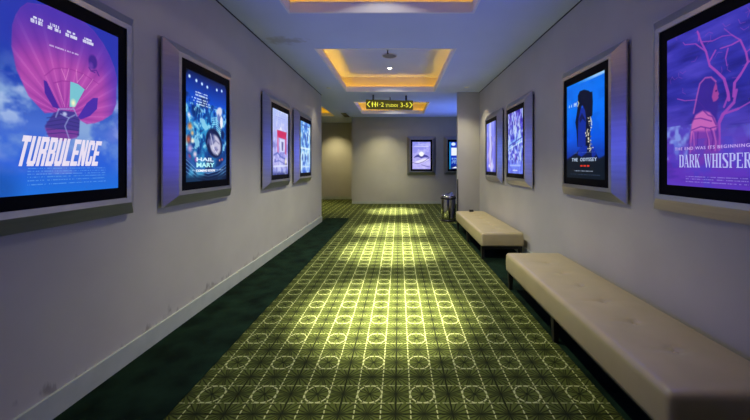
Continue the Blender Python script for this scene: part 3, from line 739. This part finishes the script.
# ------------------------------------------------------------------ benches
def cushion_mesh(L, D, z0, z1):
    bm = bmesh.new(); a, b, r = D/2, L/2, .035
    def axis(h, n):
        arc = [h-r+r*math.sin(t*PI/2) for t in (.0,.25,.5,.75,1)]
        mid = list(np.linspace(-(h-r), h-r, n))
        return [-x for x in arc[:0:-1]] + mid + arc[1:]
    xs, ys = axis(a, 30), axis(b, 110)
    btn = [-.84+.328*k for k in range(6)]
    def top(x, y):
        dx, dy = max(0, abs(x)-(a-r)), max(0, abs(y)-(b-r)); d = math.hypot(dx, dy)
        if dx and dy:                                   # rounded corner: square patch onto a quarter disc
            m_ = max(dx, dy); ux, uy = dx/d*m_, dy/d*m_; d = m_
            x = math.copysign(a-r+ux, x); y = math.copysign(b-r+uy, y)
        z = z1 - (r-math.sqrt(max(0, r*r-d*d)))
        edge = min(1, (a-abs(x))/.12, (b-abs(y))/.12); edge = max(0, edge)
        for k in btn:
            dd = math.hypot(x-.0, y-k)
            z -= .020*math.exp(-(dd/.024)**2) + .010*math.exp(-(dd/.08)**2)
            z -= .006*math.exp(-((y-k)/.011)**2)*math.exp(-((x+.05)/.12)**2)
        z += .006*edge*math.cos(x/a*PI/2)
        return x, y, z
    g = [[bm.verts.new(top(x, y)) for y in ys] for x in xs]
    for i in range(len(xs)-1):
        for j in range(len(ys)-1): bm.faces.new((g[i][j], g[i+1][j], g[i+1][j+1], g[i][j+1])).smooth = True
    loop = [g[i][0] for i in range(len(xs))] + [g[-1][j] for j in range(1, len(ys))] + [g[i][-1] for i in range(len(xs)-2, -1, -1)] + [g[0][j] for j in range(len(ys)-2, 0, -1)]
    prev = loop
    H = z1-r-z0
    for t in (.1,.3,.5,.7,.9,1):
        k = 1+.010*math.sin(t*PI)
        cur = [bm.verts.new((v.co.x*(1+(k-1)), v.co.y*(1+(k-1)*.3), z1-r-H*t)) for v in loop]
        for i in range(len(loop)):
            j = (i+1) % len(loop); bm.faces.new((prev[i], cur[i], cur[j], prev[j])).smooth = True
        prev = cur
    bm.faces.new(prev[::-1])
    bmesh.ops.remove_doubles(bm, verts=bm.verts, dist=1e-5)
    bmesh.ops.recalc_face_normals(bm, faces=bm.faces)
    return bm, btn

BL, BD = 2.4, .645
def make_bench(label, loc, rz):
    t = thing('upholstered_bench', label, 'bench', loc, rz, 'padded benches along the right wall')
    bm, btn = cushion_mesh(BL, BD, .213, .414)
    cu = obj('seat_cushion', bm, M_leather, t)
    for k in btn:
        b = lathe(bmesh.new(), [(0,.006),(.006,.0052),(.010,.003),(.012,0),(.010,-.003),(0,-.004)], 16)
        o = obj('button', b, M_leather, cu); o.location = (0, k, .414-.018)
    obj('base_frame', box(-BD/2+.05, BD/2-.05, -BL/2+.06, BL/2-.06, .15, .2135, .004), M_wood, t)
    for sx in (-1, 1):
        for sy in (-1, 0, 1):
            bm = bmesh.new(); x, y = sx*(BD/2-.035), sy*(BL/2-.075)
            q = [((x-w, y-w, z), (x+w, y-w, z), (x+w, y+w, z), (x-w, y+w, z)) for z, w in ((.005,.017),(.16,.026),(.2135,.027))]
            vs = [[bm.verts.new(p) for p in l] for l in q]
            for a, b in zip(vs, vs[1:]):
                for i in range(4): bm.faces.new((a[i], a[(i+1)%4], b[(i+1)%4], b[i]))
            bm.faces.new(vs[0][::-1]); bm.faces.new(vs[-1])
            obj('leg', bm, M_wood, t)
    return t
b1 = make_bench('long taupe padded bench in the foreground under the two nearest right wall posters', (1.568, 2.675, 0), math.radians(-.8))
b2 = copy_tree(b1); b2.location = (1.595, 6.18, 0); b2.rotation_euler = (0, 0, math.radians(-.6))
b2['label'] = 'long taupe padded bench farther back, beside the chrome bin and the wing wall'

# small dark box lying on the far bench
bm = box(-.045, .045, -.035, .035, 0, .045, .006)
o = obj('small_box', bm, M_rubber); o.location = (1.595, 7.22, .414+.004); tag(o, 'small dark box lying at the far end of the back bench', 'box')

# ------------------------------------------------------------------ bin
t = thing('waste_bin', 'round chrome waste bin with black base standing before the wing wall', 'bin', (1.277, 8.478, 0)); t.scale = (1.12, 1.12, 1.04)
obj('body', lathe(bmesh.new(), [(0,.03),(.160,.03),(.160,.10),(.160,.55),(.158,.56),(0,.56)], 64), M_chrome, t)
obj('base_ring', lathe(bmesh.new(), [(0,0),(.168,0),(.170,.012),(.168,.04),(.1605,.045),(.155,.05),(0,.05)], 64), M_rubber, t)
obj('collar', lathe(bmesh.new(), [(.155,.545),(.176,.55),(.180,.565),(.178,.59),(.168,.60),(.150,.60),(.150,.55),(.155,.545)], 64), M_rubber, t)
lid = obj('lid', lathe(bmesh.new(), [(.168,.595),(.160,.625),(.140,.648),(.118,.655),(.112,.652),(.110,.600),(.168,.595)], 64), M_chrome, t)
fl = lathe(bmesh.new(), [(0,.006),(.06,.004),(.108,-.002),(.110,-.006),(.06,-.002),(0,0)], 48)
o = obj('flap', fl, M_chrome, t); o.location = (0, 0, .66); o.rotation_euler = (math.radians(14), math.radians(-26), 0)
bm = bmesh.new(); bx(bm, -.006, .006, -.114, .114, -.006, .006, .002); o = obj('hinge', bm, M_rubber, t); o.location = (0, 0, .652); o.rotation_euler = (0, 0, .6)

# ------------------------------------------------------------------ hanging sign
SGX, SGY, SGZ = -.244, 8.42, EYE+1.545
t = thing('hanging_sign', 'olive hanging direction sign with lit yellow studio numbers and arrows', 'sign', (SGX, SGY, SGZ-.118), math.radians(6))
SGW, SGH = 1.21, .236
obj('sign_box', box(-SGW/2, SGW/2, -.05, .05, 0, SGH, .006), M_sign, t)
for x in (-.42, .43):
    bm = bmesh.new(); bx(bm, x-.02, x+.02, -.02, .02, SGH-.002, CEIL-(SGZ-.118)+.0, .003)
    obj('hanger_rod', bm, M_metal_dark, t)
def sgn(name, me, x, z):
    o = obj(name, me, M_signlit, t); o.location = (x, -.0515, SGH/2+z); return o
def chevron(d):
    h, w, t = .072, .036, .018
    pts = [(-w-t/2,h),(-w+t,h),(w+t/2,0),(-w+t,-h),(-w-t/2,-h),(w-t,0)]
    return poly_prism(bmesh.new(), [(d*x, z) for x, z in pts], -.001, .001)
sgn('left_arrow', chevron(-1), -.54, 0); sgn('right_arrow', chevron(1), .55, 0)
for x, skirt_ in ((-.44, False), (-.365, True)):
    bm = bmesh.new()
    poly_prism(bm, [(.013*math.cos(i*PI/8), .052+.013*math.sin(i*PI/8)) for i in range(16)], -.001, .001)
    body = [(-.012,.036),(.012,.036),(.030,-.022),(.010,-.022),(.010,-.066),(-.010,-.066),(-.010,-.022),(-.030,-.022)] if skirt_ else [(-.020,.036),(.020,.036),(.020,-.016),(.012,-.016),(.010,-.066),(-.010,-.066),(-.012,-.016),(-.020,-.016)]
    poly_prism(bm, body, -.001, .001)
    sgn('restroom_symbol', bm, x, 0)
sgn('number_lettering', text_mesh('1·2', .165, .105, depth=.001), -.235, 0)
sgn('word_lettering', text_mesh('STUDIOS', .31, .068, depth=.001), .055, -.02)
sgn('number_lettering', text_mesh('3-5', .20, .110, depth=.001), .38, 0)

# ------------------------------------------------------------------ ceiling fittings
def downlight(loc, label, r=.06, lens=M_bulb):
    t = thing('recessed_downlight', label, 'downlight', loc, 0, 'recessed ceiling downlights')
    obj('trim_ring', lathe(bmesh.new(), [(r*1.35,0),(r*1.3,-.008),(r,-.010),(r*.95,-.004),(r*.95,0),(r*1.35,0)], 32), M_white_metal, t)
    obj('lens', lathe(bmesh.new(), [(0,-.005),(r*.94,-.004),(r*.94,-.001),(0,-.001)], 32), lens, t)
    return t
downlight((-.21, 7.37, TOPC-.003), 'bright round downlight in the top of the middle ceiling coffer', .05)
downlight((1.56, 7.55, CEIL), 'small round ceiling downlight just before the right wing wall', .04, M_dim)
downlight((-1.64, 7.63, CEIL), 'small round ceiling downlight near the end of the left wall', .04, M_dim)

t = thing('ceiling_speaker', 'round grey ceiling speaker in the top of the middle coffer', 'speaker', (-.19, 6.53, TOPC))
obj('rim', lathe(bmesh.new(), [(.15,0),(.152,-.012),(.145,-.018),(.135,-.016),(.135,0),(.15,0)], 48), M_white_metal, t)
obj('grille', lathe(bmesh.new(), [(0,-.014),(.08,-.013),(.135,-.010),(.135,-.002),(0,-.002)], 48), M_grille, t)
def sprinkler(loc, label):
    t = thing('sprinkler_head', label, 'sprinkler', loc, 0, 'fire sprinkler heads on the ceiling')
    obj('cover_plate', lathe(bmesh.new(), [(0,-.002),(.035,-.002),(.035,-.004),(.012,-.008),(0,-.008)], 24), M_white_metal, t)
    obj('stem', lathe(bmesh.new(), [(0,-.006),(.012,-.006),(.012,-.06),(.02,-.062),(.02,-.07),(0,-.07)], 16), M_metal_dark, t)
    return t
sprinkler((-.215, 6.22, TOPC), 'small sprinkler head above the speaker in the middle ceiling coffer')
sprinkler((-.235, 8.66, CEIL+.001), 'small sprinkler head on the ceiling above the hanging sign')

# ------------------------------------------------------------------ lamps
def spot(loc, target, e, deg, col=(1,.90,.62), blend=.9, rad=.04):
    la = bpy.data.lights.new('downlight_lamp', 'SPOT'); la.energy = e; la.spot_size = math.radians(deg); la.spot_blend = blend; la.color = col; la.shadow_soft_size = rad
    o = bpy.data.objects.new('downlight_lamp', la); COL.objects.link(o); o.location = loc
    d = Vector(target)-Vector(loc); o.rotation_euler = d.to_track_quat('-Z', 'Y').to_euler(); return o
for y, e in ((1.45,300), (3.29,4800), (5.55,5000), (7.37,5000), (10.3,4600)):
    x = -.2; spot((x, y, TOPC-.03), (x+.05, y, 0), e, 33, (1,.92,.74), 1)
for y, e in ((1.0,22), (3.29,375), (5.55,370), (7.37,270), (10.3,230)):      # spill of the same lamps
    spot((-.2, y, TOPC-.04), (-.15, y+(.45 if y < 4 else 0), 0), e, 100, (1,.965,.72), 1)
for y in (3.29, 7.37, 10.9):                                                # grazing spill that catches the coffer lips
    spot((-.2, y, TOPC-.03), (-.2, y, 0), 8, 134, (1,.97,.9), .10)
WARM = (1,.88,.70)
spot((1.50,7.45,CEIL-.02), (1.50,7.60,0), 95, 95, (1,.92,.66), 1)
spot((-1.64,7.63,CEIL-.02), (-1.64,7.63,0), 25, 80, WARM, .8)
spot((-.6,11.3,CEIL-.02), (-.6,11.6,0), 165, 105, (1,.93,.58), 1)
spot((-2.66,13.2,CEIL-.02), (-2.66,13.4,0), 170, 100, (1,.86,.45), 1)
spot((-3.6,10.8,TOPC-.03), (-3.6,10.8,0), 500, 70, (1,.88,.5), .8)
def strip(p, q, out, e):
    p, q, out = Vector(p), Vector(q), Vector(out)
    la = bpy.data.lights.new('cove_strip_lamp', 'AREA'); la.shape = 'RECTANGLE'; la.size = (q-p).length; la.size_y = .03; la.energy = e*(q-p).length; la.color = (1,.50,.0)
    o = bpy.data.objects.new('cove_strip_lamp', la); COL.objects.link(o); o.location = (p+q)/2
    zax = -(out*.35+Vector((0,0,1))).normalized(); xax = (q-p).normalized(); yax = zax.cross(xax)
    o.rotation_euler = Matrix((xax, yax, zax)).transposed().to_euler(); return o
for x0, x1, y0, y1 in HOLES:
    z = CEIL+.05; k = .07
    strip((x0-k,y0,z), (x0-k,y1,z), (-1,0,0), 1.9); strip((x1+k,y0,z), (x1+k,y1,z), (1,0,0), 1.1)
    strip((x0,y1+k,z), (x1,y1+k,z), (0,1,0), 1.5); strip((x0,y0-k,z), (x1,y0-k,z), (0,-1,0), 1.2)

# added blue lamp, unseen beyond the wing wall, aimed up to tint the ceiling
la = bpy.data.lights.new('added_blue_uplight', 'AREA'); la.shape = 'RECTANGLE'; la.size = 2.4; la.size_y = 1.4; la.energy = 20; la.spread = math.radians(60); la.color = lin('#6a8cff')
o = bpy.data.objects.new('added_blue_uplight', la); COL.objects.link(o); o.location = (3.7, 10.2, 1.2); o.rotation_euler = Vector((-.8,0,.75)).to_track_quat('-Z','Y').to_euler()

wd = bpy.data.worlds.new('world'); S.world = wd; wd.use_nodes = True
wd.node_tree.nodes['Background'].inputs[0].default_value = (.3,.35,.6,1); wd.node_tree.nodes['Background'].inputs[1].default_value = .05

# ------------------------------------------------------------------ camera
cam = bpy.data.cameras.new('camera'); co = bpy.data.objects.new('camera', cam); COL.objects.link(co)
cam.sensor_fit = 'HORIZONTAL'; cam.sensor_width = 36; cam.lens = 36*F/750
cam.shift_x = -(VX-375)/750; cam.shift_y = -(210-VY)/750
cam.clip_start = .02; cam.clip_end = 60
co.location = (0, 0, EYE); co.rotation_euler = (PI/2, 0, 0)
S.camera = co
S.view_settings.view_transform = 'Standard'; S.view_settings.look = 'None'; S.view_settings.exposure = 0; S.view_settings.gamma = 1
S.view_settings.use_curve_mapping = False
S.cycles.max_bounces = 8; S.cycles.diffuse_bounces = 5
S.cycles.use_denoising = True
